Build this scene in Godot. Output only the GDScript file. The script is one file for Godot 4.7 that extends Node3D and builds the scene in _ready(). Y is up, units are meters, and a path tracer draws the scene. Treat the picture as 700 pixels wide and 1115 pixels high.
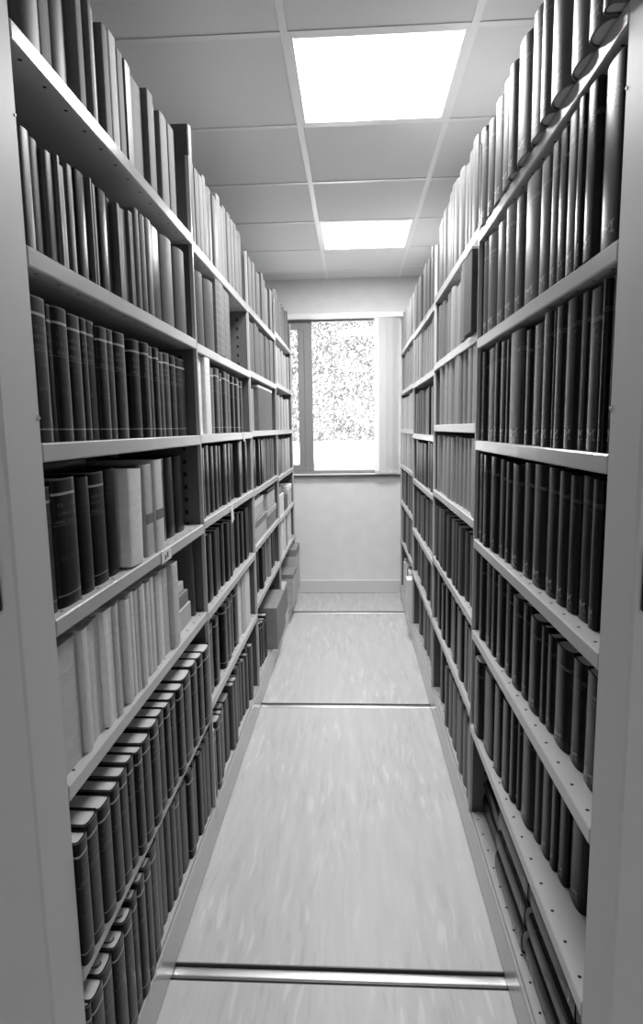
extends Node3D
# A narrow aisle between two mobile shelving carriages in a library store, a window at its end. Black-and-white photograph: all colours are greys.
# x to the right, y up, the aisle runs along -z from the camera at x = 0, z = 0. "Depth" below is -z.

const EYE := 1.4117            # camera height
const WL := 0.4832             # aisle face of the carriage on the left, at x = -WL
const WR := 0.378              # aisle face of the carriage on the right, at x = +WR
const DEPTH := 0.30            # shelf depth
const Z0 := 0.935              # depth of the near end of the shelves; four bays of one metre follow
const WALL := 5.155            # depth of the window wall
const CEIL := 2.603
const BASE := 0.125
const ROOM_L := -2.1
const ROOM_R := 2.0
const ROOM_BACK := -4.0        # depth of the wall behind the camera

# shelf heights (top faces), from the top shelf down; the base shelf is added below
var LEVELS_L := [[2.0, 1.69, 1.395, 1.11, 0.82, 0.475], [1.985, 1.683, 1.398, 1.12, 0.812, 0.50], [1.99, 1.69, 1.404, 1.115, 0.835, 0.548], [2.02, 1.705, 1.404, 1.10, 0.825, 0.55]]
var LEVELS_R := [[1.98, 1.672, 1.366, 1.058, 0.76, 0.44], [1.998, 1.697, 1.418, 1.115, 0.793, 0.483], [1.98, 1.678, 1.368, 1.085, 0.765, 0.482], [1.99, 1.685, 1.393, 1.118, 0.832, 0.525]]
const ORD := ["first", "second", "third", "fourth", "fifth", "sixth", "seventh", "eighth", "ninth", "tenth", "eleventh", "twelfth", "thirteenth", "fourteenth", "fifteenth", "sixteenth", "seventeenth", "eighteenth", "nineteenth", "twentieth", "twenty-first", "twenty-second", "twenty-third", "twenty-fourth", "twenty-fifth", "twenty-sixth", "twenty-seventh", "twenty-eighth", "twenty-ninth", "thirtieth"]

var rng := RandomNumberGenerator.new()
var M := {}
var taken := {}
var mesh_cache := {}
var ribboned := []

# ---------------------------------------------------------------- helpers
class Shape:
	var v := PackedVector3Array()
	var n := PackedVector3Array()
	var u := PackedVector2Array()
	var ix := PackedInt32Array()
	func tri(a: Vector3, b: Vector3, c: Vector3, na: Vector3, nb: Vector3, nc: Vector3, ua := Vector2(0.5, 0.5), ub := Vector2(0.5, 0.5), uc := Vector2(0.5, 0.5)) -> void:
		var k := v.size()
		v.append_array([a, b, c]); n.append_array([na, nb, nc]); u.append_array([ua, ub, uc])
		if (b - a).cross(c - a).dot(na + nb + nc) > 0.0:
			ix.append_array([k, k + 2, k + 1])
		else:
			ix.append_array([k, k + 1, k + 2])
	func quad(a: Vector3, b: Vector3, c: Vector3, d: Vector3, nn: Vector3) -> void:
		tri(a, b, c, nn, nn, nn); tri(a, c, d, nn, nn, nn)
	func quad_n(a: Vector3, b: Vector3, c: Vector3, d: Vector3, n0: Vector3, n1: Vector3, u0: float, u1: float) -> void:
		# a, d carry n0 (a low, d high); b, c carry n1
		tri(a, b, c, n0, n1, n1, Vector2(u0, 1), Vector2(u1, 1), Vector2(u1, 0))
		tri(a, c, d, n0, n1, n0, Vector2(u0, 1), Vector2(u1, 0), Vector2(u0, 0))
	func box(lo: Vector3, hi: Vector3, b := 0.0) -> void:
		var c := (lo + hi) / 2.0
		var h := (hi - lo) / 2.0
		b = minf(b, minf(h.x, minf(h.y, h.z)) * 0.9)
		for ax in 3:
			for s in [-1.0, 1.0]:
				var p := Vector3.ZERO; p[ax] = s
				var e := (ax + 1) % 3
				var f := (ax + 2) % 3
				var q := []
				for t in [[-1, -1], [1, -1], [1, 1], [-1, 1]]:
					var w := c
					w[ax] += s * h[ax]; w[e] += t[0] * (h[e] - b); w[f] += t[1] * (h[f] - b)
					q.append(w)
				quad(q[0], q[1], q[2], q[3], p)
		if b <= 0.0:
			return
		for ax in 3:      # bevelled edges along ax
			var e := (ax + 1) % 3
			var f := (ax + 2) % 3
			for s in [-1.0, 1.0]:
				for t in [-1.0, 1.0]:
					var nn := Vector3.ZERO; nn[e] = s; nn[f] = t
					nn = nn.normalized()
					var q := []
					for k in [[-1, 0], [1, 0], [1, 1], [-1, 1]]:
						var w := c
						w[ax] += k[0] * (h[ax] - b)
						w[e] += s * (h[e] - (b if k[1] else 0.0)); w[f] += t * (h[f] - (0.0 if k[1] else b))
						q.append(w)
					quad(q[0], q[1], q[2], q[3], nn)
		for s in [-1.0, 1.0]:
			for t in [-1.0, 1.0]:
				for r in [-1.0, 1.0]:
					var nn := Vector3(s, t, r).normalized()
					tri(c + Vector3(s * h.x, t * (h.y - b), r * (h.z - b)), c + Vector3(s * (h.x - b), t * h.y, r * (h.z - b)), c + Vector3(s * (h.x - b), t * (h.y - b), r * h.z), nn, nn, nn)
	func tube(a: Vector3, b: Vector3, r: float, seg := 10, r2 := -1.0) -> void:
		if r2 < 0.0: r2 = r
		var d := (b - a).normalized()
		var s := d.cross(Vector3.UP if absf(d.y) < 0.9 else Vector3.RIGHT).normalized()
		var t := d.cross(s)
		for k in seg:
			var p := TAU * k / seg
			var q := TAU * (k + 1) / seg
			var n0 := s * cos(p) + t * sin(p)
			var n1 := s * cos(q) + t * sin(q)
			tri(a + n0 * r, a + n1 * r, b + n1 * r2, n0, n1, n1); tri(a + n0 * r, b + n1 * r2, b + n0 * r2, n0, n1, n0)
			tri(a, a + n0 * r, a + n1 * r, -d, -d, -d); tri(b, b + n0 * r2, b + n1 * r2, d, d, d)
	func done() -> ArrayMesh:
		var arr := []
		arr.resize(Mesh.ARRAY_MAX)
		arr[Mesh.ARRAY_VERTEX] = v; arr[Mesh.ARRAY_NORMAL] = n; arr[Mesh.ARRAY_TEX_UV] = u; arr[Mesh.ARRAY_INDEX] = ix
		var m := ArrayMesh.new()
		m.add_surface_from_arrays(Mesh.PRIMITIVE_TRIANGLES, arr)
		return m

func numbered(called: String) -> String:
	if not taken.has(called):
		taken[called] = 0
		return called
	taken[called] += 1
	return "%s_%03d" % [called, taken[called]]

func thing(called: String, label: String, category: String, at := Vector3.ZERO, group := "") -> Node3D:
	var o := Node3D.new()
	o.name = numbered(called); add_child(o); o.position = at
	o.set_meta("label", label); o.set_meta("category", category)
	if group: o.set_meta("group", group)
	return o

func part(called: String, mesh: Mesh, mat: Material, parent: Node3D, at := Vector3.ZERO) -> MeshInstance3D:
	var o := MeshInstance3D.new()
	o.name = called; o.mesh = mesh; o.material_override = mat; o.position = at
	parent.add_child(o, true)
	return o

func struct(called: String) -> Node3D:
	var o := Node3D.new()
	o.name = called; add_child(o); o.set_meta("kind", "structure")
	return o

func box_mesh(size: Vector3, b := 0.0) -> ArrayMesh:      # centred on x and z, standing on y = 0
	var key := "b%s_%s" % [size, b]
	if not mesh_cache.has(key):
		var s := Shape.new()
		s.box(Vector3(-size.x / 2, 0, -size.z / 2), Vector3(size.x / 2, size.y, size.z / 2), b)
		mesh_cache[key] = s.done()
	return mesh_cache[key]

func solid(lo: Vector3, hi: Vector3, b := 0.0) -> ArrayMesh:
	var s := Shape.new()
	s.box(lo, hi, b)
	return s.done()

func grey(l: float) -> Color:      # a linear grey as an sRGB colour
	return Color(l, l, l).linear_to_srgb()

func mat(l: float, rough := 0.6, metal := 0.0) -> StandardMaterial3D:
	var m := StandardMaterial3D.new()
	m.albedo_color = grey(l); m.roughness = rough; m.metallic = metal
	return m

func noise_tex(freq: float, lo: float, hi: float, seed_: int, size := 256, octaves := 4, as_normal := false) -> NoiseTexture2D:
	var f := FastNoiseLite.new()
	f.seed = seed_; f.frequency = freq; f.fractal_octaves = octaves
	var t := NoiseTexture2D.new()
	t.width = size; t.height = size; t.seamless = true; t.noise = f
	if as_normal:
		t.as_normal_map = true; t.bump_strength = 2.0
	else:
		var g := Gradient.new()
		g.set_color(0, grey(lo)); g.set_color(1, grey(hi))
		t.color_ramp = g
	return t

# ---------------------------------------------------------------- spine prints
const GLYPH_M := ["11100000111", "01110001110", "01111011110", "01011111010", "01001110010", "01000100010", "01000000010", "01000000010", "11100000111"]

func spine_image(base: float, ink: float, kind: String, seed_: int) -> Image:
	var r := RandomNumberGenerator.new()
	r.seed = seed_
	var w := 48
	var h := 400
	var im := Image.create(w, h, false, Image.FORMAT_RGB8)
	var f := FastNoiseLite.new()
	f.seed = seed_; f.frequency = 0.05; f.fractal_octaves = 3
	for y in h:
		for x in w:
			var k := 1.0 + (0.22 if base < 0.06 else 0.09) * f.get_noise_2d(x, y * 0.5) + r.randf_range(-0.06, 0.06) + 0.05 * ((x + y) % 2)
			im.set_pixel(x, y, grey(base * k))
	var put := func(x: int, y: int, a: float) -> void:
		if x >= 0 and x < w and y >= 0 and y < h:
			im.set_pixel(x, y, im.get_pixel(x, y).lerp(grey(ink), a))
	var line := func(y: int, t: int, a: float) -> void:
		for yy in t:
			for x in w: put.call(x, y + yy, a * r.randf_range(0.75, 1.0))
	var words := func(y: int, t: int, a: float, x0: int, x1: int) -> void:
		var x := x0
		while x < x1:
			var sw: int = r.randi_range(1, 2)
			var style := r.randi_range(0, 3)
			for yy in t:
				if style < 3 or yy == 0 or yy == t - 1:
					for k in sw: put.call(x + k, y + yy, a * r.randf_range(0.5, 1.0))
			if style == 1:
				for k in 3: put.call(x + sw + k, y, a)
			if style == 2:
				for k in 3: put.call(x + sw + k, y + t / 2, a)
			x += sw + r.randi_range(1, 3)
	match kind:
		"band":
			line.call(43, 8, 0.95)
			line.call(0, 5, 0.55)
			for k in 3:
				var y := 76 + k * 26 + r.randi_range(-3, 3)
				words.call(y, 11, 0.42, 7, 41)
				if k == 2: line.call(y + 14, 4, 0.3)
			words.call(160 + r.randi_range(0, 20), 10, 0.26, 16, 32)
			line.call(236, 2, 0.16)
			words.call(244, 11, 0.3, 9, 40)
			line.call(360, 5, 0.7)
		"m":
			var y := 62 + r.randi_range(-6, 6)
			line.call(y, 14, 0.14)
			words.call(y + 2, 11, 0.42, 6, 42)
			words.call(y + 24, 8, 0.3, 10, 38)
			words.call(y + 42, 8, 0.26, 14, 34)
			words.call(y + 56, 5, 0.16, 12, 36)
			for gy in 9:
				for gx in 11:
					if GLYPH_M[gy][gx] == "1":
						for a in 2:
							for b in 3: put.call(13 + gx * 2 + a, 345 + gy * 3 + b, 0.7)
		"title":
			words.call(60 + r.randi_range(0, 30), 8, 0.3, 8, 40)
			words.call(84 + r.randi_range(0, 30), 6, 0.25, 10, 38)
			words.call(350, 8, 0.22, 14, 34)
		"text":
			for k in 5: words.call(40 + k * 14 + r.randi_range(0, 60), 5, 0.35, r.randi_range(8, 14), r.randi_range(30, 42))
		"label":
			for yy in 44:
				for x in range(4, 44): put.call(x, 215 + yy, 0.85)
			words.call(226, 8, -0.4, 12, 36)
		"grid":
			for k in 9: line.call(20 + k * 42, 3, 0.7)
			for x in [4, 24, 43]:
				for yy in h: put.call(x, yy, 0.6); put.call(x + 1, yy, 0.6)
	return im

func spine_mats(called: String, kind: String, base: float, ink: float, count: int, rough: float) -> void:
	var list := []
	for k in count:
		var m := StandardMaterial3D.new()
		m.albedo_texture = ImageTexture.create_from_image(spine_image(base * (0.85 + 0.3 * k / maxf(1, count - 1)), ink, kind, called.hash() % 1000 + k))
		m.roughness = rough
		if base < 0.02: m.metallic_specular = 0.3
		list.append(m)
	M[called] = list

# ---------------------------------------------------------------- books
# The book's own axes: the spine faces +x, its foot is at y = 0, thickness along z, centred.
func book_shapes(w: float, h: float, d: float, bulge: float, t: float, round_ := 2.7) -> Array:
	var key := "k%.4f_%.4f_%.4f_%.4f_%.4f_%.1f" % [w, h, d, bulge, t, round_]
	if mesh_cache.has(key):
		return mesh_cache[key]
	var hw := w / 2.0
	bulge = minf(bulge, hw * 0.8)
	var outer := []      # [x, z, normal x, normal z, u]
	var inner := []
	outer.append([-d, -hw, 0.0, -1.0, 0.02]); inner.append([-d, -hw + t])
	outer.append([-bulge - 0.009, -hw, 0.0, -1.0, 0.02]); inner.append([-bulge - 0.009, -hw + t])
	outer.append([-bulge - 0.004, -hw + 0.0008, 0.1, -1.0, 0.03]); inner.append([-bulge - 0.004, -hw + t])
	var seg := 10
	for k in seg + 1:
		var a := deg_to_rad(-88.0 + 176.0 * k / seg)
		var cx := pow(cos(a), 2.0 / round_)
		var sz := signf(sin(a)) * pow(absf(sin(a)), 2.0 / round_)
		outer.append([-bulge + bulge * cx, hw * sz, pow(cx, round_ - 1.0) / maxf(bulge, 0.002), signf(sz) * pow(absf(sz), round_ - 1.0) / hw, 0.06 + 0.88 * (sz + 1.0) / 2.0])
		inner.append([-bulge + (bulge - t) * cx, (hw - t) * sz])
	outer.append([-bulge - 0.004, hw - 0.0008, 0.1, 1.0, 0.97]); inner.append([-bulge - 0.004, hw - t])
	outer.append([-bulge - 0.009, hw, 0.0, 1.0, 0.98]); inner.append([-bulge - 0.009, hw - t])
	outer.append([-d, hw, 0.0, 1.0, 0.98]); inner.append([-d, hw - t])
	var c := Shape.new()
	var p := Shape.new()
	var lo := 0.004
	var hi := h - 0.004
	for k in outer.size() - 1:
		var a: Array = outer[k]
		var b: Array = outer[k + 1]
		var ia: Array = inner[k]
		var ib: Array = inner[k + 1]
		var na := Vector3(a[2], 0, a[3]).normalized()
		var nb := Vector3(b[2], 0, b[3]).normalized()
		c.quad_n(Vector3(a[0], 0, a[1]), Vector3(b[0], 0, b[1]), Vector3(b[0], h, b[1]), Vector3(a[0], h, a[1]), na, nb, a[4], b[4])
		for y in [0.0, h]:
			c.quad(Vector3(a[0], y, a[1]), Vector3(b[0], y, b[1]), Vector3(ib[0], y, ib[1]), Vector3(ia[0], y, ia[1]), Vector3.UP if y > 0.0 else Vector3.DOWN)
		var mid := -((na + nb).normalized())
		c.quad(Vector3(ia[0], 0, ia[1]), Vector3(ib[0], 0, ib[1]), Vector3(ib[0], h, ib[1]), Vector3(ia[0], h, ia[1]), mid)
		# leaves: a hair inside the case
		var e := 0.0004
		var pa := Vector3(maxf(ia[0], -d + 0.004) - e, 0, ia[1] * 0.995)
		var pb := Vector3(maxf(ib[0], -d + 0.004) - e, 0, ib[1] * 0.995)
		var ctr := Vector3(-d * 0.55, 0, 0)
		for y in [lo, hi]:
			var up := Vector3.UP if y > lo else Vector3.DOWN
			var uy := Vector3(0, y, 0)
			p.tri(ctr + uy, pa + uy, pb + uy, up, up, up)
		p.quad(pa + Vector3(0, lo, 0), pb + Vector3(0, lo, 0), pb + Vector3(0, hi, 0), pa + Vector3(0, hi, 0), -mid)
	for s in [-1.0, 1.0]:
		c.quad(Vector3(-d, 0, s * hw), Vector3(-d, 0, s * (hw - t)), Vector3(-d, h, s * (hw - t)), Vector3(-d, h, s * hw), Vector3.LEFT)
	var bx := -d + 0.0036
	var bz := (hw - t) * 0.995
	p.quad(Vector3(bx, lo, -bz), Vector3(bx, lo, bz), Vector3(bx, hi, bz), Vector3(bx, hi, -bz), Vector3.LEFT)
	p.tri(Vector3(-d * 0.55, lo, 0), Vector3(bx, lo, -bz), Vector3(bx, lo, bz), Vector3.DOWN, Vector3.DOWN, Vector3.DOWN)
	p.tri(Vector3(-d * 0.55, hi, 0), Vector3(bx, hi, -bz), Vector3(bx, hi, bz), Vector3.UP, Vector3.UP, Vector3.UP)
	mesh_cache[key] = [c.done(), p.done()]
	return mesh_cache[key]

# style -> [kinds of name, look, materials, depth, bulge, board thickness]
var STYLE := {
	"band": ["bound_volume", "dark hardback with pale spine lines", "band", 0.185, 0.010, 0.003],
	"bandbig": ["bound_volume", "broad dark hardback with pale spine lines", "band", 0.20, 0.009, 0.003],
	"m": ["bound_volume", "dark hardback lettered at its foot", "m", 0.20, 0.012, 0.003],
	"dark": ["bound_volume", "dark cloth hardback", "dark", 0.19, 0.010, 0.003],
	"mid": ["cloth_volume", "mid-grey cloth hardback", "mid", 0.20, 0.012, 0.003],
	"midm": ["cloth_volume", "mid-grey lettered cloth hardback", "midm", 0.20, 0.016, 0.003],
	"greym": ["cloth_volume", "grey lettered cloth hardback", "greym", 0.21, 0.014, 0.003],
	"light": ["grey_volume", "light grey bound volume", "light", 0.20, 0.009, 0.0025],
	"silver": ["grey_volume", "plain grey bound volume", "silver", 0.20, 0.009, 0.0025],
	"soft": ["cloth_volume", "plain grey cloth volume", "soft", 0.20, 0.013, 0.003],
	"worn": ["worn_folder", "worn grey paper-backed volume", "worn", 0.21, 0.004, 0.0015],
	"thin": ["thin_pamphlet", "thin grey paper-covered volume", "soft", 0.19, 0.002, 0.001],
	"pale": ["pale_journal", "pale paper-covered journal", "pale", 0.19, 0.002, 0.001],
	"paleb": ["pale_binder", "pale plain binder", "pale", 0.21, 0.004, 0.002],
	"tag": ["pale_journal", "pale volume with dark spine label", "tag", 0.19, 0.004, 0.002],
	"grid": ["patterned_volume", "grey volume with pale grid lines", "grid", 0.21, 0.006, 0.003],
}

func where_words(side: int, bay: int, row: int, idx: int) -> String:
	var at := "%s from end panel" % ORD[idx] if bay == 0 else "%s past %s upright" % [ORD[idx], ORD[bay - 1]]
	return "%s, %s shelf down, %s side" % [at, ORD[row] if row < 6 else "base", "blind" if side > 0 else "box"]

func shelf_y(side: int, bay: int, row: int) -> float:
	if row == 6:
		return BASE
	return (LEVELS_R if side > 0 else LEVELS_L)[bay][row]

func place(side: int, bay: int, row: int, idx: int, style: String, za: float, zb: float, h: float, off: float, lean := 0.0, pick := -1) -> Node3D:
	var s: Array = STYLE[style]
	var w := zb - za - 0.0012
	if row > 0: h = minf(h, shelf_y(side, bay, row - 1) - shelf_y(side, bay, row) - 0.033)
	var fx := (WR + off) if side > 0 else -(WL + off)
	var o := thing(s[0], "%s, %s" % [s[1], where_words(side, bay, row, idx)], "book", Vector3(fx, shelf_y(side, bay, row) + 0.0004, -(za + zb) / 2.0), "%s shelf books, %s side" % [ORD[row] if row < 6 else "base", "blind" if side > 0 else "box"])
	o.rotation.y = PI if side > 0 else 0.0
	if lean != 0.0:
		o.rotation.x = lean
		o.position.y += absf(sin(lean)) * w / 2.0 + 0.0003
	var sh := book_shapes(snappedf(w, 0.0005), snappedf(h, 0.001), s[3], s[4] * clampf(w / 0.05, 0.5, 1.5), s[5], 2.1 if style in ["midm", "soft"] else 2.7)
	var mats: Array = M[s[2]]
	part("cover", sh[0], mats[(pick if pick >= 0 else rng.randi()) % mats.size()], o)
	part("page_block", sh[1], M.pages_grey if s[2] in ["worn", "soft", "silver"] else M.pages, o)
	return o

# a row given by measured edges
func edges_row(side: int, bay: int, row: int, start: float, edges: Array, styles: Array, heights: Array, off0: float, off1: float, jit := 0.006, first := 0) -> void:
	var a := start
	var n := edges.size()
	for k in n:
		var b: float = edges[k]
		var f := float(k) / maxf(1, n - 1)
		var st: String = styles[int(f * styles.size() * 0.999)] if styles.size() != n else styles[k]
		var hp := f * (heights.size() - 1)
		var h: float = lerpf(heights[int(hp)], heights[mini(int(hp) + 1, heights.size() - 1)], hp - int(hp)) + rng.randf_range(-0.005, 0.005)
		if st != "":
			var o := place(side, bay, row, k + first, st, a, b, h, lerpf(off0, off1, f) + rng.randf_range(-jit, jit))
			if side < 0 and row == 6 and bay == 0 and first == 0 and k > 1: ribboned.append([o, snappedf(h, 0.001)])
		a = b

# a row given by runs: [count, thickness, style, height, height spread, set back]
func runs_row(side: int, bay: int, row: int, runs: Array, start := 0.026) -> float:
	var z := Z0 + bay + start
	var idx := 0
	for r in runs:
		for k in r[0]:
			var w: float = r[1] * rng.randf_range(0.75, 1.25)
			if z + w > Z0 + bay + 0.978:
				break
			if r[2] != "":
				place(side, bay, row, idx, r[2], z, z + w, r[3] + rng.randf_range(-r[4], r[4]), r[5] + rng.randf_range(-0.006, 0.012))
				idx += 1
			z += w
	return z

# ---------------------------------------------------------------- carriages
func upright_mesh(which: String) -> ArrayMesh:
	var key := "upright_" + which
	if mesh_cache.has(key): return mesh_cache[key]
	var s := Shape.new()
	if which == "post":      # folded front post, x = 0 is the aisle face
		s.box(Vector3(-0.012, 0.03, -0.005), Vector3(0.0, 2.225, 0.005), 0.0015)
		s.box(Vector3(-DEPTH, 0.03, -0.007), Vector3(-DEPTH + 0.028, 2.225, 0.007), 0.0015)
	elif which == "sheet":
		s.box(Vector3(-DEPTH + 0.028, 0.05, -0.0015), Vector3(-0.012, 2.205, 0.0015))
	else:          # slots of the post, dark openings on both faces of the sheet
		for k in 52:
			var y := 0.09 + k * 0.0405
			for z in [-0.0017, 0.0013]:
				s.box(Vector3(-0.06, y, z), Vector3(-0.05, y + 0.013, z + 0.0004))
				s.box(Vector3(-0.24, y, z), Vector3(-0.23, y + 0.013, z + 0.0004))
	mesh_cache[key] = s.done()
	return mesh_cache[key]

func carriage(side: int) -> void:
	var right := side > 0
	var o := thing("shelving_carriage", "grey steel shelving carriage full of books, beside the gathered vertical blind" if right else "grey steel shelving carriage with card boxes towards its window end", "shelving", Vector3(WR if right else -WL, 0, -Z0), "mobile shelving along the aisle")
	# own axes: +x towards the aisle, +z ... the far end lies at local z = -4 on the left carriage and +4 on the right one
	o.rotation.y = PI if right else 0.0
	var zs := 1.0 if right else -1.0
	var W := DEPTH + 0.03
	# end panel: a folded steel box with rounded edges, standing proud of the shelves towards the entrance
	var ep := part("end_panel", solid(Vector3(-W - 0.02, 0.03, minf(0.0, -zs * 0.105)), Vector3(0.0, 2.44, maxf(0.0, -zs * 0.105)), 0.004), M.panel, o)
	var sc := Shape.new()
	sc.tube(Vector3(0.0, 1.434, -zs * 0.007), Vector3(0.0025, 1.434, -zs * 0.007), 0.005, 12, 0.003)
	part("screw", sc.done(), M.chrome, ep)
	var sc2 := Shape.new()
	sc2.tube(Vector3(0.0, 1.866, -zs * 0.006), Vector3(0.0012, 1.866, -zs * 0.006), 0.0022, 8)
	part("screw", sc2.done(), M.dark_metal, ep)
	var gx := 0.022 if not right else 0.010
	part("grip_plate", solid(Vector3(-gx - 0.09, 1.157, minf(-zs * 0.105, -zs * 0.113)), Vector3(-gx, 1.245, maxf(-zs * 0.105, -zs * 0.113)), 0.0035), M.rubber, ep)
	# far end sheet
	part("end_sheet", solid(Vector3(-W, 0.03, minf(zs * 4.012, zs * 4.02)), Vector3(-0.03, 2.2, maxf(zs * 4.012, zs * 4.02)), 0.001), M.steel, o)
	# base: kick face with a rolled top edge, and the running frame behind it
	var b := Shape.new()
	b.box(Vector3(-0.012, 0.006, minf(0, zs * 4.02)), Vector3(0.0, 0.112, maxf(0, zs * 4.02)), 0.002)
	b.box(Vector3(-W, 0.03, minf(0, zs * 4.02)), Vector3(-0.013, 0.09, maxf(0, zs * 4.02)))
	part("base_frame", b.done(), M.steel_gloss, o)
	part("base_edge", solid(Vector3(-0.007, 0.112, minf(0, zs * 4.02)), Vector3(0.0, 0.124, maxf(0, zs * 4.02)), 0.003), M.steel_gloss, o)
	part("back_panel", solid(Vector3(-W, 0.1, minf(0, zs * 4.02)), Vector3(-W + 0.004, 2.2, maxf(0, zs * 4.02))), M.back, o)
	for k in range(1, 5):
		var up := part("upright", upright_mesh("post"), M.steel_gloss, o, Vector3(0, 0, zs * k))
		part("side_sheet", upright_mesh("sheet"), M.sheet, up)
		part("slots", upright_mesh("slots"), M.hole, up).set_meta("kind", "stuff")
	for bay in 4:
		for row in 7:
			var y := shelf_y(side, bay, row)
			var th := 0.03 if row < 6 else 0.012
			var inset := 0.0 if row < 6 else 0.008
			var key := "shelf%s%s%s" % [th, bay == 0, right]
			var near := -0.4995 if bay == 0 else -0.4935
			if not mesh_cache.has(key):
				mesh_cache[key] = solid(Vector3(-DEPTH, -th, near if right else -0.4935), Vector3(-inset, 0, 0.4935 if right else -near), 0.0025)
				var hs := Shape.new()
				for k in 13:
					var z := -0.45 + k * 0.075
					for yy in ([0.0, -th - 0.0001] if row < 6 else [0.0]):
						hs.tube(Vector3(-0.015 - inset, yy - 0.0001, z), Vector3(-0.015 - inset, yy + 0.0002, z), 0.0034, 10)
				mesh_cache[key + "h"] = hs.done()
			var sh := part("shelf", mesh_cache[key], M.steel_gloss, o, Vector3(0, y, zs * (bay + 0.5)))
			part("holes", mesh_cache[key + "h"], M.hole, sh).set_meta("kind", "stuff")
	if not right:
		# card holder clipped on the fourth shelf, and two loose paper tags
		var lab := part("card_holder", solid(Vector3(0.0, -0.0315, -0.04), Vector3(0.003, 0.0015, 0.04), 0.001), M.card, o, Vector3(0, 1.11, -0.585))
		part("card_mark", solid(Vector3(0.003, -0.022, -0.012), Vector3(0.0034, -0.008, -0.002)), M.ink, lab)
		part("card_mark", solid(Vector3(0.003, -0.024, 0.006), Vector3(0.0034, -0.012, 0.016)), M.ink, lab)
		part("paper_tag", solid(Vector3(0.0, -0.045, -0.016), Vector3(0.001, -0.012, 0.016)), M.card, o, Vector3(0, 1.404, -1.78))
		var tg := part("paper_tag", solid(Vector3(0.0, -0.075, -0.024), Vector3(0.001, -0.012, 0.024)), M.card, o, Vector3(0.001, 1.12, -1.44))
		tg.rotation.x = 0.25

# ---------------------------------------------------------------- boxes and flat piles
func carton(side: int, label: String, za: float, zb: float, y: float, h: float, off: float, depth: float, m: Material, lid: Material = null, called := "card_box", lid_h := 0.03) -> Node3D:
	var x := (WR + off + depth / 2.0) if side > 0 else -(WL + off + depth / 2.0)
	var o := thing(called, label, "box", Vector3(x, y + 0.0004, -(za + zb) / 2.0), "boxes on the shelves")
	o.rotation.y = PI if side > 0 else 0.0
	part("body", box_mesh(Vector3(depth, h, zb - za), 0.002), m, o)
	if lid:
		var s := Shape.new()
		s.box(Vector3(-depth / 2 - 0.002, h - lid_h, -(zb - za) / 2 - 0.002), Vector3(depth / 2 + 0.002, h + 0.002, (zb - za) / 2 + 0.002), 0.0015)
		part("lid", s.done(), lid, o)
	return o

func flat_volume(side: int, label: String, zc: float, length: float, y: float, thick: float, off: float, style: String, turn := 0.0) -> Node3D:
	var s: Array = STYLE[style]
	var x := (WR + off) if side > 0 else -(WL + off)
	var o := thing(s[0], label, "book", Vector3(x, y + 0.0004, -zc), "volumes lying flat")
	o.rotation.y = (PI if side > 0 else 0.0) + turn
	var sh := book_shapes(thick, length, 0.22, 0.012, 0.003)
	var mats: Array = M[s[2]]
	for k in 2:
		var p := part(["cover", "page_block"][k], sh[k], mats[rng.randi() % mats.size()] if k == 0 else M.pages, o, Vector3(0, thick / 2, -side * length / 2))
		p.rotation.x = side * PI / 2
	return o

# ---------------------------------------------------------------- the scene
func _ready() -> void:
	rng.seed = 71
	# camera
	var cam := Camera3D.new()
	cam.name = "camera"
	add_child(cam)
	cam.position = Vector3(0, EYE, 0)
	cam.rotation_order = EULER_ORDER_YXZ
	cam.rotation = Vector3(deg_to_rad(-7.812), deg_to_rad(3.049), deg_to_rad(-0.904))
	cam.fov = 79.835
	cam.near = 0.02
	cam.current = true
	# sky, sun, exposure
	var we := WorldEnvironment.new()
	we.name = "environment"
	var env := Environment.new()
	var sky := Sky.new()
	var psm := ProceduralSkyMaterial.new()
	psm.sky_top_color = Color(0.72, 0.72, 0.72); psm.sky_horizon_color = Color(0.92, 0.92, 0.92)
	psm.ground_horizon_color = Color(0.8, 0.8, 0.8); psm.ground_bottom_color = Color(0.5, 0.5, 0.5)
	psm.sky_energy_multiplier = 2.5
	sky.sky_material = psm
	env.background_mode = Environment.BG_SKY
	env.sky = sky
	env.tonemap_mode = Environment.TONE_MAPPER_LINEAR
	env.tonemap_exposure = 1.25
	env.sdfgi_enabled = true; env.ssao_enabled = true; env.ssil_enabled = true
	we.environment = env
	add_child(we)
	var sun := DirectionalLight3D.new()
	sun.name = "sun"
	sun.rotation = Vector3(deg_to_rad(-52), deg_to_rad(24), 0)
	sun.light_energy = 2.8
	sun.light_angular_distance = 0.6
	sun.shadow_enabled = true
	add_child(sun)
	materials()
	room()
	outside()
	ceiling_lights()
	carriage(-1)
	carriage(1)
	left_books()
	right_books()

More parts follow.
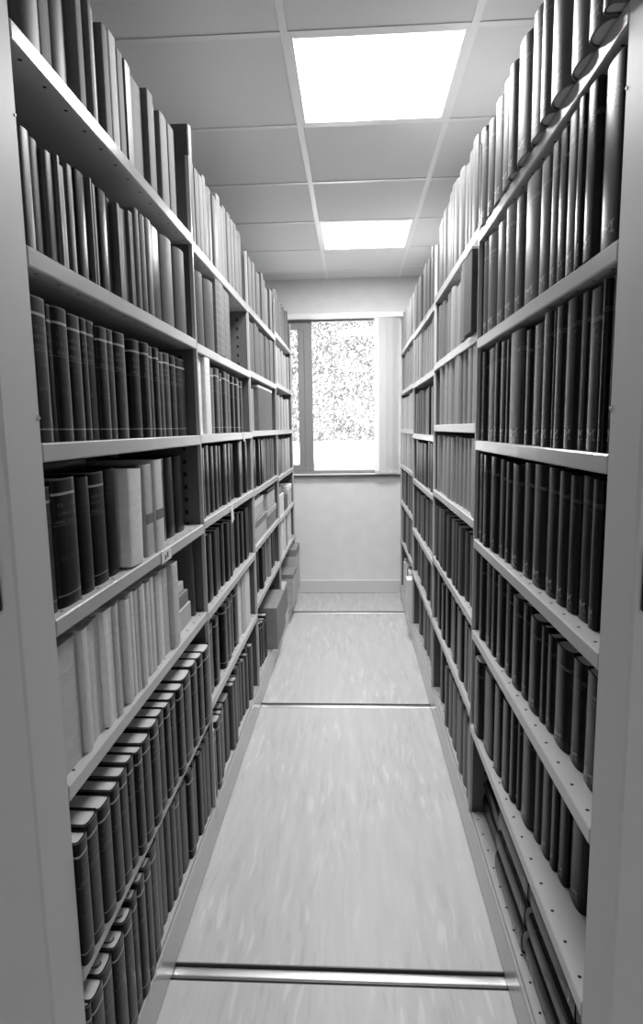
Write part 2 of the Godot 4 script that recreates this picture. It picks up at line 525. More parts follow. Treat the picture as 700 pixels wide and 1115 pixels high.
func materials() -> void:
	M.steel = mat(0.42, 0.45)
	M.steel_gloss = mat(0.5, 0.22)
	M.panel = mat(0.6, 0.5)
	for k in ["steel", "steel_gloss", "panel"]:
		var m: StandardMaterial3D = M[k]
		m.normal_enabled = true; m.normal_texture = noise_tex(0.18, 0, 1, 5, 256, 3, true); m.normal_scale = 0.12
		m.uv1_triplanar = true; m.uv1_world_triplanar = true; m.uv1_scale = Vector3(6, 6, 6)
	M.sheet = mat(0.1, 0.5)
	M.back = mat(0.12, 0.6)
	M.hole = mat(0.01, 0.9)
	M.rubber = mat(0.012, 0.5)
	M.chrome = mat(0.75, 0.25, 1.0)
	M.dark_metal = mat(0.08, 0.4, 0.6)
	M.rail = mat(0.45, 0.36, 1.0)
	M.groove = mat(0.02, 0.5)
	M.card = mat(0.75, 0.7)
	M.ribbon = mat(0.06, 0.6)
	M.ink = mat(0.05, 0.7)
	M.pages = mat(0.62, 0.85)
	M.pages_grey = mat(0.4, 0.85)
	M.wall = mat(0.74, 0.8)
	M.wall.albedo_color = Color.WHITE
	M.wall.albedo_texture = noise_tex(0.03, 0.77, 0.83, 8)
	M.wall.uv1_triplanar = true; M.wall.uv1_world_triplanar = true; M.wall.uv1_scale = Vector3(0.8, 0.8, 0.8)
	M.skirting = mat(0.66, 0.4)
	M.tile = mat(0.7, 0.9)
	M.tile.albedo_color = Color.WHITE
	M.tile.albedo_texture = noise_tex(0.35, 0.76, 0.86, 12, 256, 2)
	M.tile.uv1_triplanar = true; M.tile.uv1_world_triplanar = true; M.tile.uv1_scale = Vector3(2.5, 2.5, 2.5)
	M.tbar = mat(0.88, 0.3)
	M.frame = mat(0.25, 0.4)
	M.sill = mat(0.7, 0.3)
	M.sill_dark = mat(0.12, 0.4)
	M.blind = mat(0.78, 0.8)
	M.blind.backlight_enabled = true; M.blind.backlight = Color(1, 1, 1)
	M.glass = mat(0.95, 0.02)
	M.glass.transparency = BaseMaterial3D.TRANSPARENCY_ALPHA
	M.glass.albedo_color = Color(0.95, 0.95, 0.95, 0.06)
	M.box_pale = mat(0.5, 0.8)
	M.box_mid = mat(0.24, 0.8)
	M.box_dark = mat(0.07, 0.7)
	M.box_grey = mat(0.13, 0.7)
	M.box_white = mat(0.74, 0.7)
	for k in ["box_pale", "box_mid", "box_dark", "box_grey"]:
		var m: StandardMaterial3D = M[k]
		var l := m.albedo_color.srgb_to_linear().r
		m.albedo_color = Color.WHITE
		m.albedo_texture = noise_tex(0.02, l * 0.88, l * 1.12, 31, 256, 5)
		m.uv1_triplanar = true; m.uv1_scale = Vector3(4, 4, 4)
	# floor: streaky sheet lino, one texture of 1 x 6 metres
	var a := FastNoiseLite.new(); a.seed = 3; a.frequency = 1.0; a.fractal_octaves = 3
	var b := FastNoiseLite.new(); b.seed = 9; b.frequency = 1.0; b.fractal_octaves = 2
	var im := Image.create(384, 2048, false, Image.FORMAT_RGB8)
	for y in 2048:
		for x in 384:
			var px := x / 384.0
			var py := y / 341.333
			var bend := 0.010 * b.get_noise_2d(px * 4.0, py * 3.0)
			var s := a.get_noise_2d((px + bend) * 20.0, py * 2.4)
			var t := b.get_noise_2d((px + bend) * 30.0 + 40.0, py * 4.2)
			var patch := 0.6 + 0.9 * b.get_noise_2d(px * 3.0 + 7.0, py * 1.6 + 3.0)
			var g := 0.535 + 0.045 * s + patch * (0.09 * smoothstep(0.25, 0.6, t) - 0.06 * smoothstep(0.3, 0.6, -t))
			im.set_pixel(x, y, grey(g))
	im.generate_mipmaps()
	M.floor = mat(1.0, 0.42)
	M.floor.albedo_texture = ImageTexture.create_from_image(im)
	M.floor.uv1_triplanar = true; M.floor.uv1_world_triplanar = true
	M.floor.uv1_scale = Vector3(1.0, 1.0, 1.0 / 6.0); M.floor.uv1_offset = Vector3(0.5, 0, 0)
	# outdoors
	M.paving = mat(0.72, 0.9)
	M.leaf = mat(0.3, 0.55)
	M.leaf.vertex_color_use_as_albedo = true
	M.leaf.albedo_color = Color.WHITE
	M.leaf.backlight_enabled = true; M.leaf.backlight = Color(0.4, 0.4, 0.4)
	M.twig = mat(0.2, 0.9)
	# spines
	spine_mats("band", "band", 0.014, 0.5, 4, 0.28)
	spine_mats("m", "m", 0.011, 0.4, 4, 0.26)
	spine_mats("dark", "title", 0.013, 0.3, 4, 0.28)
	spine_mats("mid", "title", 0.05, 0.35, 3, 0.4)
	spine_mats("midm", "m", 0.13, 0.6, 3, 0.42)
	spine_mats("greym", "m", 0.06, 0.45, 3, 0.38)
	spine_mats("light", "title", 0.29, 0.12, 4, 0.5)
	spine_mats("silver", "title", 0.10, 0.2, 4, 0.5)
	spine_mats("soft", "title", 0.075, 0.1, 2, 0.5)
	spine_mats("worn", "text", 0.16, 0.4, 4, 0.7)
	spine_mats("pale", "text", 0.66, 0.3, 3, 0.75)
	spine_mats("tag", "label", 0.5, 0.1, 2, 0.7)
	spine_mats("grid", "grid", 0.16, 0.34, 1, 0.6)

func room() -> void:
	# floor: lino panels between steel tracks
	var fl := struct("floor")
	part("slab", solid(Vector3(ROOM_L, -0.12, -WALL), Vector3(ROOM_R, -0.012, -ROOM_BACK)), M.groove, fl)
	var cuts := [ROOM_BACK, 1.412, 2.974, 4.58, WALL]
	var g := 0.027
	for k in 4:
		var z1: float = cuts[k] + (0.0 if k == 0 else g)
		var z2: float = cuts[k + 1] - (0.0 if k == 3 else g)
		part("floor_panel", solid(Vector3(ROOM_L, -0.012, -z2), Vector3(ROOM_R, 0.0, -z1), 0.0015), M.floor, fl)
	for k in [1, 2, 3]:
		var z: float = cuts[k]
		var h := 0.017
		var s := Shape.new()      # the track: a rounded steel bar in a dark channel
		var n := 10
		for j in n:
			var a0 := PI * j / n
			var a1 := PI * (j + 1) / n
			var p0 := Vector3(0, -0.006 + 0.0065 * sin(a0), -z + h * cos(a0))
			var p1 := Vector3(0, -0.006 + 0.0065 * sin(a1), -z + h * cos(a1))
			var n0 := Vector3(0, sin(a0) * h, cos(a0) * 0.0065).normalized()
			var n1 := Vector3(0, sin(a1) * h, cos(a1) * 0.0065).normalized()
			var lx := Vector3(ROOM_L + 0.05, 0, 0)
			var rx := Vector3(ROOM_R - 0.05, 0, 0)
			s.quad_n(p0 + lx, p1 + lx, p1 + rx, p0 + rx, n0, n1, 0, 1)
		var r := part("steel_track", s.done(), M.rail, fl)
		for e in [-1.0, 1.0]:
			part("channel_edge", solid(Vector3(ROOM_L, -0.012, -z + e * g - 0.002), Vector3(ROOM_R, -0.001, -z + e * g + 0.002)), M.sill_dark, r)
	# walls
	var t := 0.25
	var wf := struct("wall_far")
	var wx0 := -0.80
	var wx1 := 0.42
	var wy0 := 1.03
	var wy1 := 2.305
	part("panel_below", solid(Vector3(ROOM_L, 0, -WALL - t), Vector3(ROOM_R, wy0, -WALL)), M.wall, wf)
	part("panel_above", solid(Vector3(ROOM_L, wy1, -WALL - t), Vector3(ROOM_R, CEIL + 0.15, -WALL)), M.wall, wf)
	part("panel_side", solid(Vector3(ROOM_L, wy0, -WALL - t), Vector3(wx0, wy1, -WALL)), M.wall, wf)
	part("panel_side", solid(Vector3(wx1, wy0, -WALL - t), Vector3(ROOM_R, wy1, -WALL)), M.wall, wf)
	for w in [["wall_left", ROOM_L - t, ROOM_L], ["wall_right", ROOM_R, ROOM_R + t]]:
		var o := part(w[0], solid(Vector3(w[1], -0.12, -WALL - t), Vector3(w[2], CEIL + 0.15, -ROOM_BACK + t)), M.wall, self)
		o.set_meta("kind", "structure")
	var wb := part("wall_back", solid(Vector3(ROOM_L, -0.12, -ROOM_BACK), Vector3(ROOM_R, CEIL + 0.15, -ROOM_BACK + t)), M.wall, self)
	wb.set_meta("kind", "structure")
	var bb := part("baseboard_far", solid(Vector3(ROOM_L, 0.0, -WALL), Vector3(ROOM_R, 0.112, -WALL + 0.018), 0.004), M.skirting, self)
	bb.set_meta("kind", "structure")
	# window: set back in the wall
	var wn := struct("window_1")
	var zf := -WALL - 0.005
	var zb := -WALL - 0.055
	var fr := Shape.new()
	fr.box(Vector3(wx0, wy0, zb), Vector3(wx1, 1.056, zf), 0.003)
	fr.box(Vector3(wx0, 2.272, zb), Vector3(wx1, wy1, zf), 0.003)
	fr.box(Vector3(wx0, 1.056, zb), Vector3(wx0 + 0.04, 2.272, zf), 0.003)
	fr.box(Vector3(wx1 - 0.05, 1.056, zb), Vector3(wx1, 2.272, zf), 0.003)
	part("window_frame", fr.done(), M.frame, wn)
	part("mullion", solid(Vector3(-0.40, 1.056, zb), Vector3(-0.333, 2.272, zf), 0.003), M.frame, wn)
	var sa := Shape.new()
	sa.box(Vector3(wx0 + 0.04, 1.056, zb + 0.006), Vector3(-0.40, 1.104, zf + 0.004), 0.003)
	sa.box(Vector3(wx0 + 0.04, 2.212, zb + 0.006), Vector3(-0.40, 2.272, zf + 0.004), 0.003)
	sa.box(Vector3(wx0 + 0.04, 1.104, zb + 0.006), Vector3(wx0 + 0.09, 2.212, zf + 0.004), 0.003)
	sa.box(Vector3(-0.452, 1.104, zb + 0.006), Vector3(-0.40, 2.212, zf + 0.004), 0.003)
	var sash := part("opening_sash", sa.done(), M.frame, wn)
	part("pane", solid(Vector3(wx0 + 0.085, 1.1, -WALL - 0.033), Vector3(-0.448, 2.216, -WALL - 0.029)), M.glass, sash)
	part("pane", solid(Vector3(-0.336, 1.052, -WALL - 0.033), Vector3(wx1 - 0.046, 2.276, -WALL - 0.029)), M.glass, wn)
	part("sill_board", solid(Vector3(wx0 - 0.02, 1.018, -WALL - 0.004), Vector3(wx1 + 0.02, 1.03, -WALL + 0.045), 0.003), M.sill, wn)
	part("sill_edge", solid(Vector3(wx0 - 0.02, 1.006, -WALL), Vector3(wx1 + 0.02, 1.0175, -WALL + 0.038), 0.002), M.sill_dark, wn)
	# blind gathered at the right of the window
	var bl := thing("vertical_blind", "pale vertical blind gathered at one side of the window", "blind", Vector3(0.28, 2.29, -WALL + 0.045))
	part("head_rail", solid(Vector3(-1.06, -0.004, -0.022), Vector3(0.15, 0.036, 0.022), 0.003), M.tbar, bl)
	for k in 6:
		var s := Shape.new()
		var hw := 0.044
		for j in 4:      # a slightly curved fabric slat
			var a := -1.0 + 0.5 * j
			var c := a + 0.5
			var pa := Vector3(a * hw, 0, 0.006 * (1.0 - a * a))
			var pc := Vector3(c * hw, 0, 0.006 * (1.0 - c * c))
			for e in [0.0, 0.0012]:
				var off := Vector3(0, 0, e)
				var nn := Vector3(0, 0, 1.0 if e > 0 else -1.0)
				s.quad(pa + off + Vector3(0, -1.255, 0), pc + off + Vector3(0, -1.255, 0), pc + off + Vector3(0, -0.006, 0), pa + off + Vector3(0, -0.006, 0), nn)
		var sl := part("slat", s.done(), M.blind, bl, Vector3(-0.064 + 0.028 * k, 0, 0))
		sl.rotation.y = deg_to_rad([30, 38, 28, 36, 27, 33][k])
		part("weight", solid(Vector3(-0.042, -1.262, -0.001), Vector3(0.042, -1.235, 0.009), 0.001), M.card, sl)
	# ceiling: tiles laid in a grid of T bars, lights at every third tile of the aisle's row
	var ce := struct("ceiling")
	part("slab", solid(Vector3(ROOM_L, CEIL + 0.14, -WALL), Vector3(ROOM_R, CEIL + 0.25, -ROOM_BACK)), M.groove, ce)
	var pitch := 0.576
	var tx := -0.2 - pitch * 4
	var tz := 2.04 - pitch * 11
	var xs := []
	var zs := []
	for k in 9: xs.append(tx + pitch * k)
	for k in 18: zs.append(tz + pitch * k)
	for i in range(-1, 9):
		var x0: float = ROOM_L if i < 0 else maxf(xs[i], ROOM_L)
		var x1: float = ROOM_R if i == 8 else minf(xs[i + 1], ROOM_R)
		for j in range(-1, 18):
			var za: float = ROOM_BACK if j < 0 else maxf(zs[j], ROOM_BACK)
			var zb2: float = WALL if j == 17 else minf(zs[j + 1], WALL)
			if i == 4 and j in [11, 14, 2]: continue
			if x1 - x0 < 0.03 or zb2 - za < 0.03: continue
			var tl := part("ceiling_tile", box_mesh(Vector3(snappedf(x1 - x0 - 0.004, 0.001), 0.015, snappedf(zb2 - za - 0.004, 0.001)), 0.003), M.tile, ce, Vector3((x0 + x1) / 2, CEIL + 0.002 + rng.randf_range(0.0, 0.0015), -(za + zb2) / 2))
			tl.rotation.y = 0.0
	for x in xs:
		if x > ROOM_L and x < ROOM_R:
			part("t_bar", solid(Vector3(x - 0.012, CEIL - 0.0005, -WALL), Vector3(x + 0.012, CEIL + 0.0012, -ROOM_BACK), 0.0003), M.tbar, ce)
	for z in zs:
		if z < WALL:
			part("t_bar", solid(Vector3(ROOM_L, CEIL - 0.0002, -z - 0.012), Vector3(ROOM_R, CEIL + 0.0014, -z + 0.012), 0.0003), M.tbar, ce)

func ceiling_lights() -> void:
	var pitch := 0.576
	var k := 0
	for j in [11, 14, 2]:
		var z: float = 2.04 - pitch * 11 + pitch * (j + 0.5)
		var o := thing("ceiling_light", ["square ceiling light panel above the middle of the aisle", "square ceiling light panel close to the window wall", "square ceiling light panel outside the aisle, by the back wall"][k], "light", Vector3(-0.2 + pitch / 2, CEIL, -z), "ceiling light panels")
		var f := Shape.new()
		var a := 0.283
		var b := 0.262
		for s in [-1.0, 1.0]:
			f.box(Vector3(minf(s * a, s * b), 0.0, -a), Vector3(maxf(s * a, s * b), 0.03, a), 0.002)
			f.box(Vector3(-b, 0.0, minf(s * a, s * b)), Vector3(b, 0.03, maxf(s * a, s * b)), 0.002)
		f.box(Vector3(-a, 0.03, -a), Vector3(a, 0.07, a))
		part("frame", f.done(), M.tbar, o)
		var em := mat(0.9, 0.6)
		em.emission_enabled = true; em.emission = Color.WHITE; em.emission_energy_multiplier = 2.2
		part("diffuser", solid(Vector3(-b, 0.012, -b), Vector3(b, 0.018, b)), em, o)
		var l := AreaLight3D.new()
		l.name = "panel_glow"
		l.area_size = Vector2(0.52, 0.52)
		l.light_energy = 2.6 if k < 2 else 2.4
		l.set("area_range", 14.0); l.set("area_attenuation", 2.0)
		l.shadow_enabled = true
		o.add_child(l)
		l.position = Vector3(0, 0.008, 0)
		l.rotation.x = -PI / 2
		k += 1

func outside() -> void:
	var gr := part("ground", solid(Vector3(-14, 0.9, -40), Vector3(14, 1.10, -WALL - 0.26)), M.paving, self)
	gr.set_meta("kind", "structure")
	var hd := thing("hedge", "tall leafy sunlit hedge beyond the window", "hedge", Vector3(0, 1.10, -15.2))
	var r := RandomNumberGenerator.new()
	r.seed = 5
	var core := Shape.new()
	for k in 14:
		var x := -6.5 + k
		core.tube(Vector3(x, -0.02, -0.5), Vector3(x + r.randf_range(-0.3, 0.3), 4.6, -0.5), 0.025, 6, 0.01)
		for j in 6:
			var y := 0.4 + j * 0.7
			core.tube(Vector3(x, y, -0.5), Vector3(x + r.randf_range(-0.6, 0.6), y + 0.5, r.randf_range(-0.7, -0.1)), 0.02, 5, 0.008)
	part("stems", core.done(), M.twig, hd)
	var lf := Shape.new()      # one leaf, folded along its rib
	var n1 := Vector3(-0.25, 0.0, 1.0).normalized()
	var n2 := Vector3(0.25, 0.0, 1.0).normalized()
	lf.tri(Vector3(0, -0.5, 0), Vector3(-0.32, 0.05, 0.08), Vector3(0, 0.5, 0), n1, n1, n1)
	lf.tri(Vector3(0, -0.5, 0), Vector3(0.32, 0.05, 0.08), Vector3(0, 0.5, 0), n2, n2, n2)
	var mm := MultiMesh.new()
	mm.transform_format = MultiMesh.TRANSFORM_3D
	mm.use_colors = true
	mm.mesh = lf.done()
	var n := 70000
	mm.instance_count = n
	var nz := FastNoiseLite.new()
	nz.seed = 4; nz.frequency = 0.9
	for k in n:
		var x := r.randf_range(-6.8, 6.8)
		var y := r.randf_range(-0.02, 4.9)
		var lump := nz.get_noise_2d(x, y) * 0.35
		var z := 0.35 + lump - absf(r.randfn(0.0, 0.16)) - 0.05 * y
		var s := r.randf_range(0.05, 0.11)
		var bs := Basis.from_euler(Vector3(r.randf_range(-1.2, 0.6), r.randf_range(-0.9, 0.9), r.randf_range(-3.1, 3.1))).scaled(Vector3(s, s, s))
		mm.set_instance_transform(k, Transform3D(bs, Vector3(x, y, z)))
		var g := r.randf_range(0.1, 0.23)
		mm.set_instance_color(k, Color(g, g, g))
	var mi := MultiMeshInstance3D.new()
	mi.name = "foliage"
	mi.multimesh = mm
	mi.material_override = M.leaf
	mi.set_meta("kind", "stuff")
	hd.add_child(mi)

# ---------------------------------------------------------------- what stands on the shelves
func left_books() -> void:
	var s := Z0 + 0.004
	# bay by the entrance, measured
	edges_row(-1, 0, 0, s, [0.994, 1.074, 1.101, 1.122, 1.199, 1.226, 1.248, 1.264, 1.285, 1.31, 1.342, 1.379, 1.41, 1.446, 1.473, 1.503, 1.588, 1.635, 1.699, 1.763, 1.821],
		["worn", "soft", "worn", "worn", "soft", "worn", "soft", "worn", "thin", "worn", "worn", "pale", "worn", "worn", "thin", "thin", "worn", "worn", "soft", "worn", "worn"], [0.25, 0.24, 0.215, 0.23, 0.24], 0.02, 0.014, 0.010)
	edges_row(-1, 0, 1, s, [0.966, 1.001, 1.036, 1.067, 1.082, 1.114, 1.141, 1.187, 1.200, 1.209, 1.222, 1.236, 1.282, 1.295, 1.331, 1.342, 1.354, 1.371, 1.393, 1.415, 1.443, 1.475, 1.519, 1.568, 1.68, 1.79, 1.90],
		["mid", "mid", "soft", "mid", "mid", "mid", "mid", "dark", "thin", "thin", "thin", "mid", "dark", "thin", "dark", "thin", "thin", "mid", "thin", "thin", "thin", "soft", "soft", "mid", "dark", "soft", "soft"], [0.188, 0.178, 0.19, 0.198, 0.196, 0.225, 0.24], 0.014, 0.014, 0.008)
	edges_row(-1, 0, 2, s, [1.004, 1.026, 1.079, 1.135, 1.163, 1.209, 1.258, 1.302, 1.369, 1.417, 1.477, 1.524, 1.57, 1.609, 1.66, 1.736, 1.793, 1.90],
		["band", "band", "band", "band", "band", "band", "band", "band", "band", "", "band", "band", "band", "band", "band", "band", "band", "band"], [0.226, 0.222, 0.224, 0.225], 0.010, 0.024, 0.005)
	edges_row(-1, 0, 3, s, [0.993, 1.078, 1.141, 1.217, 1.283], ["band", "bandbig", "dark", "bandbig", "dark"], [0.218, 0.222], 0.018, 0.022, 0.006)
	place(-1, 0, 3, 5, "paleb", 1.292, 1.378, 0.216, 0.004, -0.05)
	place(-1, 0, 3, 6, "mid", 1.397, 1.418, 0.222, 0.02)
	place(-1, 0, 3, 7, "tag", 1.42, 1.477, 0.222, 0.01, 0.0, 0)
	place(-1, 0, 3, 8, "tag", 1.479, 1.541, 0.229, 0.004, 0.0, 1)
	var e4 := [1.60, 1.661, 1.748, 1.849]
	for k in 4:
		place(-1, 0, 3, 9 + k, "dark", [1.543, 1.60, 1.661, 1.748][k], e4[k], 0.226, 0.035)
	flat_volume(-1, "dark volume lying flat on the standing books of the fourth shelf", 1.10, 0.24, 1.11 + 0.229, 0.024, 0.06, "dark")
	edges_row(-1, 0, 4, s, [1.041, 1.064, 1.097, 1.118, 1.137, 1.16, 1.186, 1.203, 1.221, 1.245, 1.27, 1.285, 1.303, 1.328, 1.352, 1.374, 1.397, 1.419, 1.443, 1.467, 1.496, 1.528, 1.581, 1.636],
		["paleb", "pale", "pale", "pale", "paleb", "pale", "pale", "pale", "pale", "pale", "pale", "pale", "paleb", "pale", "pale", "pale", "pale", "pale", "pale", "pale", "pale", "pale", "paleb", "paleb"], [0.234, 0.237, 0.236, 0.232], 0.014, 0.012, 0.010)
	carton(-1, "flat grey card case at the bottom of the small pile beside pale journals", 1.66, 1.84, 0.82, 0.062, 0.03, 0.2, M.box_pale, null, "card_case")
	carton(-1, "dark grey card case in the middle of the small pile beside pale journals", 1.655, 1.83, 0.8828, 0.04, 0.034, 0.19, M.box_mid, null, "card_case")
	carton(-1, "pale paper packet on top of the small pile beside pale journals", 1.652, 1.82, 0.9234, 0.028, 0.045, 0.17, M.box_white, null, "paper_packet")
	place(-1, 0, 4, 24, "soft", 1.875, 1.897, 0.262, 0.028, 0.03)
	edges_row(-1, 0, 5, s, [0.979, 1.032, 1.086, 1.129, 1.176, 1.22, 1.259, 1.318, 1.377, 1.431, 1.477, 1.532, 1.59, 1.682, 1.752, 1.815, 1.905],
		["band"], [0.238, 0.244, 0.252, 0.25], -0.006, -0.010, 0.003)
	edges_row(-1, 0, 6, s, [0.955, 1.008, 1.067, 1.12, 1.172, 1.211, 1.253, 1.30, 1.355], ["band"], [0.268, 0.265, 0.265, 0.28, 0.288, 0.295], -0.002, 0.004, 0.003, 0)
	edges_row(-1, 0, 6, 1.355, [1.41, 1.462, 1.502, 1.543, 1.599, 1.668, 1.72, 1.775, 1.82, 1.87, 1.92], ["mid", "mid", "mid", "mid", "band", "mid", "band", "mid", "dark", "mid", "worn"], [0.285, 0.275, 0.27, 0.28], 0.018, 0.010, 0.004, 9)
	for o in ribboned:
		var rb := Shape.new()
		var turn := rng.randf_range(-0.5, 0.5)
		for k in 7:
			var p0 := -0.4 + 0.5 * k + turn
			var p1 := p0 + 0.5
			var c := Vector3(-0.026, 0, 0)
			rb.tube(c + Vector3(0.011 * cos(p0), 0.0012, 0.009 * sin(p0)), c + Vector3(0.011 * cos(p1), 0.0012, 0.009 * sin(p1)), 0.0014, 6)
		part("ribbon", rb.done(), M.ribbon, o[0], Vector3(0, o[1] - 0.004, 0))
	# second bay
	place(-1, 1, 0, 0, "soft", 1.948, 1.99, 0.335, 0.0)
	runs_row(-1, 1, 0, [[4, 0.055, "worn", 0.262, 0.014, 0.012], [4, 0.05, "silver", 0.266, 0.012, 0.012], [8, 0.055, "worn", 0.285, 0.016, 0.012]], 0.06)
	runs_row(-1, 1, 1, [[3, 0.10, "soft", 0.24, 0.004, 0.012], [2, 0.14, "grid", 0.262, 0.004, 0.004]])
	runs_row(-1, 1, 2, [[2, 0.085, "paleb", 0.252, 0.003, 0.004], [12, 0.083, "band", 0.232, 0.006, 0.016]])
	runs_row(-1, 1, 3, [[12, 0.078, "dark", 0.236, 0.006, 0.014]])
	runs_row(-1, 1, 4, [[12, 0.078, "dark", 0.238, 0.006, 0.018]])
	runs_row(-1, 1, 5, [[7, 0.082, "band", 0.248, 0.006, 0.016], [4, 0.08, "paleb", 0.26, 0.008, 0.010]])
	runs_row(-1, 1, 6, [[4, 0.055, "band", 0.252, 0.012, 0.012], [1, 0.09, "dark", 0.25, 0.0, 0.01], [9, 0.062, "mid", 0.262, 0.014, 0.012]])
	# third bay
	runs_row(-1, 2, 0, [[12, 0.078, "worn", 0.25, 0.022, 0.01]])
	runs_row(-1, 2, 1, [[15, 0.065, "worn", 0.245, 0.01, 0.01]])
	runs_row(-1, 2, 2, [[3, 0.075, "light", 0.21, 0.01, 0.016]])
	carton(-1, "dark grey card box with white lid edge standing on third shelf", 3.24, 3.78, 1.404, 0.235, 0.012, 0.22, M.box_grey, M.box_white, "card_box", 0.012)
	runs_row(-1, 2, 3, [[9, 0.05, "dark", 0.24, 0.006, 0.014], [10, 0.05, "worn", 0.236, 0.006, 0.014]])
	var y5: float = LEVELS_L[2][4]
	carton(-1, "long pale card box on fifth shelf, at the foot of a box pile", 2.98, 3.42, y5, 0.11, 0.012, 0.26, M.box_pale, M.box_mid)
	carton(-1, "pale card box on top of the long box, fifth shelf", 2.97, 3.33, y5 + 0.1145, 0.10, 0.016, 0.25, M.box_pale, M.box_white)
	carton(-1, "pale card box with dark end, fifth shelf, beside the box pile", 3.46, 3.86, y5, 0.105, 0.012, 0.25, M.box_mid, M.box_pale)
	carton(-1, "small dark-sided carton on the box with dark end, fifth shelf", 3.48, 3.8, y5 + 0.1095, 0.115, 0.012, 0.25, M.box_pale, M.box_dark, "card_box", 0.02)
	runs_row(-1, 2, 5, [[6, 0.075, "dark", 0.232, 0.01, 0.016], [2, 0.07, "light", 0.235, 0.01, 0.016], [5, 0.08, "dark", 0.235, 0.01, 0.016]])
	runs_row(-1, 2, 6, [[8, 0.05, "band", 0.24, 0.008, 0.02]])
	carton(-1, "large grey box on the base shelf beside dark volumes", 3.44, 3.86, BASE, 0.25, -0.03, 0.3, M.box_mid)
	# fourth bay, by the window
	runs_row(-1, 3, 0, [[12, 0.08, "soft", 0.262, 0.02, 0.008]])
	runs_row(-1, 3, 1, [[11, 0.085, "light", 0.245, 0.008, 0.012]])
	runs_row(-1, 3, 2, [[3, 0.08, "dark", 0.22, 0.01, 0.014], [8, 0.085, "light", 0.225, 0.01, 0.012]])
	runs_row(-1, 3, 3, [[5, 0.08, "soft", 0.24, 0.008, 0.012], [7, 0.08, "light", 0.24, 0.008, 0.012]])
	y5 = LEVELS_L[3][4]
	carton(-1, "white carton on the fifth shelf nearest the window", 4.0, 4.3, y5, 0.14, 0.012, 0.24, M.box_white)
	carton(-1, "dark carton on the fifth shelf nearest the window", 4.34, 4.55, y5, 0.1, 0.012, 0.24, M.box_dark)
	carton(-1, "pale carton at the window end of the fifth shelf", 4.58, 4.88, y5, 0.15, 0.016, 0.24, M.box_pale, M.box_white)
	carton(-1, "small pale packet lying on the white carton of the fifth shelf", 4.03, 4.26, y5 + 0.1404, 0.05, 0.02, 0.2, M.box_mid, null, "paper_packet")
	runs_row(-1, 3, 5, [[2, 0.07, "dark", 0.24, 0.01, 0.016], [4, 0.07, "paleb", 0.235, 0.02, 0.012], [2, 0.07, "dark", 0.18, 0.02, 0.016], [4, 0.08, "paleb", 0.24, 0.02, 0.012]])
	carton(-1, "mid grey box on the base shelf between the large grey box and window", 3.98, 4.26, BASE, 0.2, 0.0, 0.26, M.box_mid, M.box_pale)
	carton(-1, "pale box leaning out over the base shelf edge near the window", 4.3, 4.56, BASE, 0.24, -0.04, 0.26, M.box_pale, M.box_mid)
	carton(-1, "tall pale box with dark rim at the window end of base shelf", 4.6, 4.9, BASE, 0.36, -0.035, 0.22, M.box_pale, M.box_mid, "card_box", 0.05)

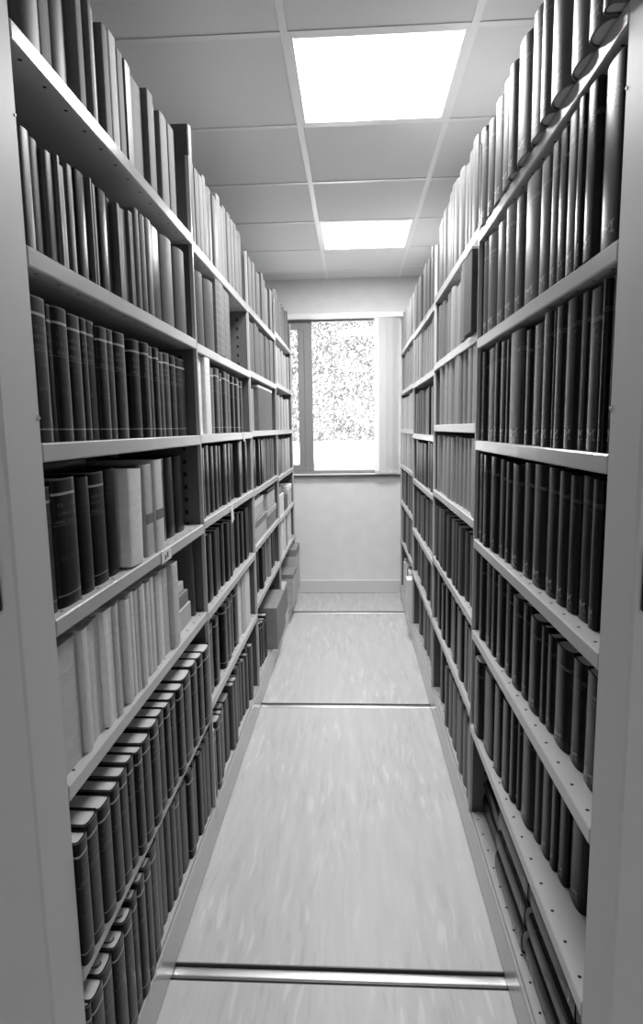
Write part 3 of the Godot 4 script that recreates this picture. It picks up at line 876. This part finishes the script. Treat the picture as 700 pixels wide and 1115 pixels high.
func right_books() -> void:
	var s := Z0 + 0.004
	edges_row(1, 0, 0, s, [0.971, 1.047, 1.139, 1.233, 1.296, 1.387, 1.493, 1.561, 1.647, 1.748, 1.83, 1.905], ["midm"], [0.25, 0.23, 0.225, 0.235, 0.243, 0.24], -0.022, -0.004, 0.004)
	edges_row(1, 0, 1, s, [1.028, 1.082, 1.118, 1.172, 1.225, 1.273, 1.348, 1.465, 1.54, 1.638, 1.735, 1.842, 1.905], ["m", "m", "m", "greym", "m", "greym", "greym", "greym", "greym", "midm", "greym", "midm", "midm"], [0.262, 0.262, 0.255, 0.262], 0.0, 0.006, 0.003)
	edges_row(1, 0, 2, s, [0.988, 1.004, 1.069, 1.108, 1.175, 1.225, 1.243, 1.306, 1.399, 1.444, 1.588, 1.616, 1.687, 1.73, 1.853, 1.905], ["m"], [0.262, 0.264, 0.262, 0.258, 0.264, 0.255], 0.010, 0.012, 0.004)
	edges_row(1, 0, 3, s, [1.034, 1.068, 1.127, 1.172, 1.226, 1.301, 1.387, 1.468, 1.56, 1.611, 1.679, 1.769, 1.838, 1.905], ["m"], [0.262, 0.264, 0.262, 0.265], 0.034, 0.006, 0.004)
	edges_row(1, 0, 4, s, [1.012, 1.095, 1.163, 1.245, 1.288, 1.32, 1.4, 1.453, 1.532, 1.602, 1.68, 1.729, 1.816, 1.87], ["m"], [0.208, 0.212, 0.228, 0.25, 0.255], 0.044, 0.008, 0.003)
	edges_row(1, 0, 5, s, [1.03, 1.121, 1.197, 1.244, 1.275, 1.332, 1.377, 1.46, 1.491, 1.53, 1.603, 1.687, 1.816, 1.905], ["m"], [0.26, 0.255, 0.25, 0.25], 0.072, 0.004, 0.003)
	# base shelf: big volumes lying flat, spines to the aisle
	for k in 3:
		var names := ["nearest the end panel", "in the middle of the base shelf", "beside the first upright"]
		var zc: float = [1.20, 1.505, 1.795][k]
		var y := BASE
		for j in 4:
			var th: float = [0.066, 0.064, 0.068, 0.062][j] - (0.006 if k == 2 else 0.0)
			flat_volume(1, "dark volume lying flat, %s from bottom, pile %s" % [ORD[j], names[k]], zc, 0.285 if k < 2 else 0.25, y, th, [0.026, 0.022, 0.045][k] + [0.0, 0.004, 0.010, 0.016][j], "m", rng.randf_range(-0.012, 0.012))
			y += th + 0.0006
	place(1, 0, 6, 0, "dark", 0.945, 1.04, 0.235, 0.05)
	# second bay
	carton(1, "dark grey box file with white top edge standing on second shelf", 1.955, 2.075, 1.697, 0.25, -0.015, 0.24, M.box_dark, M.box_white, "box_file", 0.008)
	runs_row(1, 1, 0, [[12, 0.078, "silver", 0.29, 0.014, 0.006]])
	runs_row(1, 1, 1, [[3, 0.065, "worn", 0.25, 0.01, 0.0], [4, 0.07, "light", 0.225, 0.008, 0.006], [7, 0.07, "worn", 0.235, 0.012, 0.01]], 0.145)
	runs_row(1, 1, 2, [[12, 0.078, "light", 0.258, 0.004, 0.008]])
	runs_row(1, 1, 3, [[14, 0.07, "light", 0.252, 0.004, 0.010]])
	runs_row(1, 1, 4, [[4, 0.07, "mid", 0.25, 0.004, 0.012], [10, 0.07, "mid", 0.256, 0.006, 0.008]])
	runs_row(1, 1, 5, [[12, 0.078, "dark", 0.25, 0.006, 0.012]])
	runs_row(1, 1, 6, [[7, 0.09, "mid", 0.27, 0.006, 0.01], [4, 0.08, "dark", 0.27, 0.006, 0.03]])
	# third bay
	runs_row(1, 2, 0, [[12, 0.08, "silver", 0.27, 0.014, 0.006]])
	runs_row(1, 2, 1, [[13, 0.075, "light", 0.25, 0.006, 0.006]])
	runs_row(1, 2, 2, [[5, 0.05, "dark", 0.24, 0.01, 0.014], [3, 0.05, "light", 0.24, 0.01, 0.014], [12, 0.05, "worn", 0.24, 0.01, 0.012]])
	runs_row(1, 2, 3, [[12, 0.08, "mid", 0.238, 0.01, 0.012]])
	runs_row(1, 2, 4, [[12, 0.078, "mid", 0.25, 0.006, 0.012]])
	runs_row(1, 2, 5, [[12, 0.078, "mid", 0.24, 0.006, 0.016]])
	runs_row(1, 2, 6, [[9, 0.1, "mid", 0.27, 0.01, 0.03]])
	# fourth bay, by the window
	runs_row(1, 3, 0, [[12, 0.078, "worn", 0.25, 0.012, 0.006]])
	runs_row(1, 3, 1, [[12, 0.078, "worn", 0.25, 0.01, 0.006]])
	runs_row(1, 3, 2, [[11, 0.085, "light", 0.235, 0.006, 0.01]])
	runs_row(1, 3, 3, [[11, 0.085, "light", 0.245, 0.006, 0.01]])
	runs_row(1, 3, 4, [[11, 0.085, "mid", 0.24, 0.006, 0.01]])
	runs_row(1, 3, 5, [[11, 0.085, "mid", 0.25, 0.006, 0.006]])
	carton(1, "white box file on the base shelf beside the last uprights", 3.97, 4.09, BASE, 0.28, -0.03, 0.24, M.box_white, null, "box_file")
	carton(1, "white box file behind the other one on the base shelf", 4.12, 4.24, BASE, 0.29, 0.0, 0.24, M.box_white, null, "box_file")
	runs_row(1, 3, 6, [[3, 0.07, "dark", 0.26, 0.01, 0.01], [4, 0.07, "paleb", 0.26, 0.01, 0.006]], 0.33)
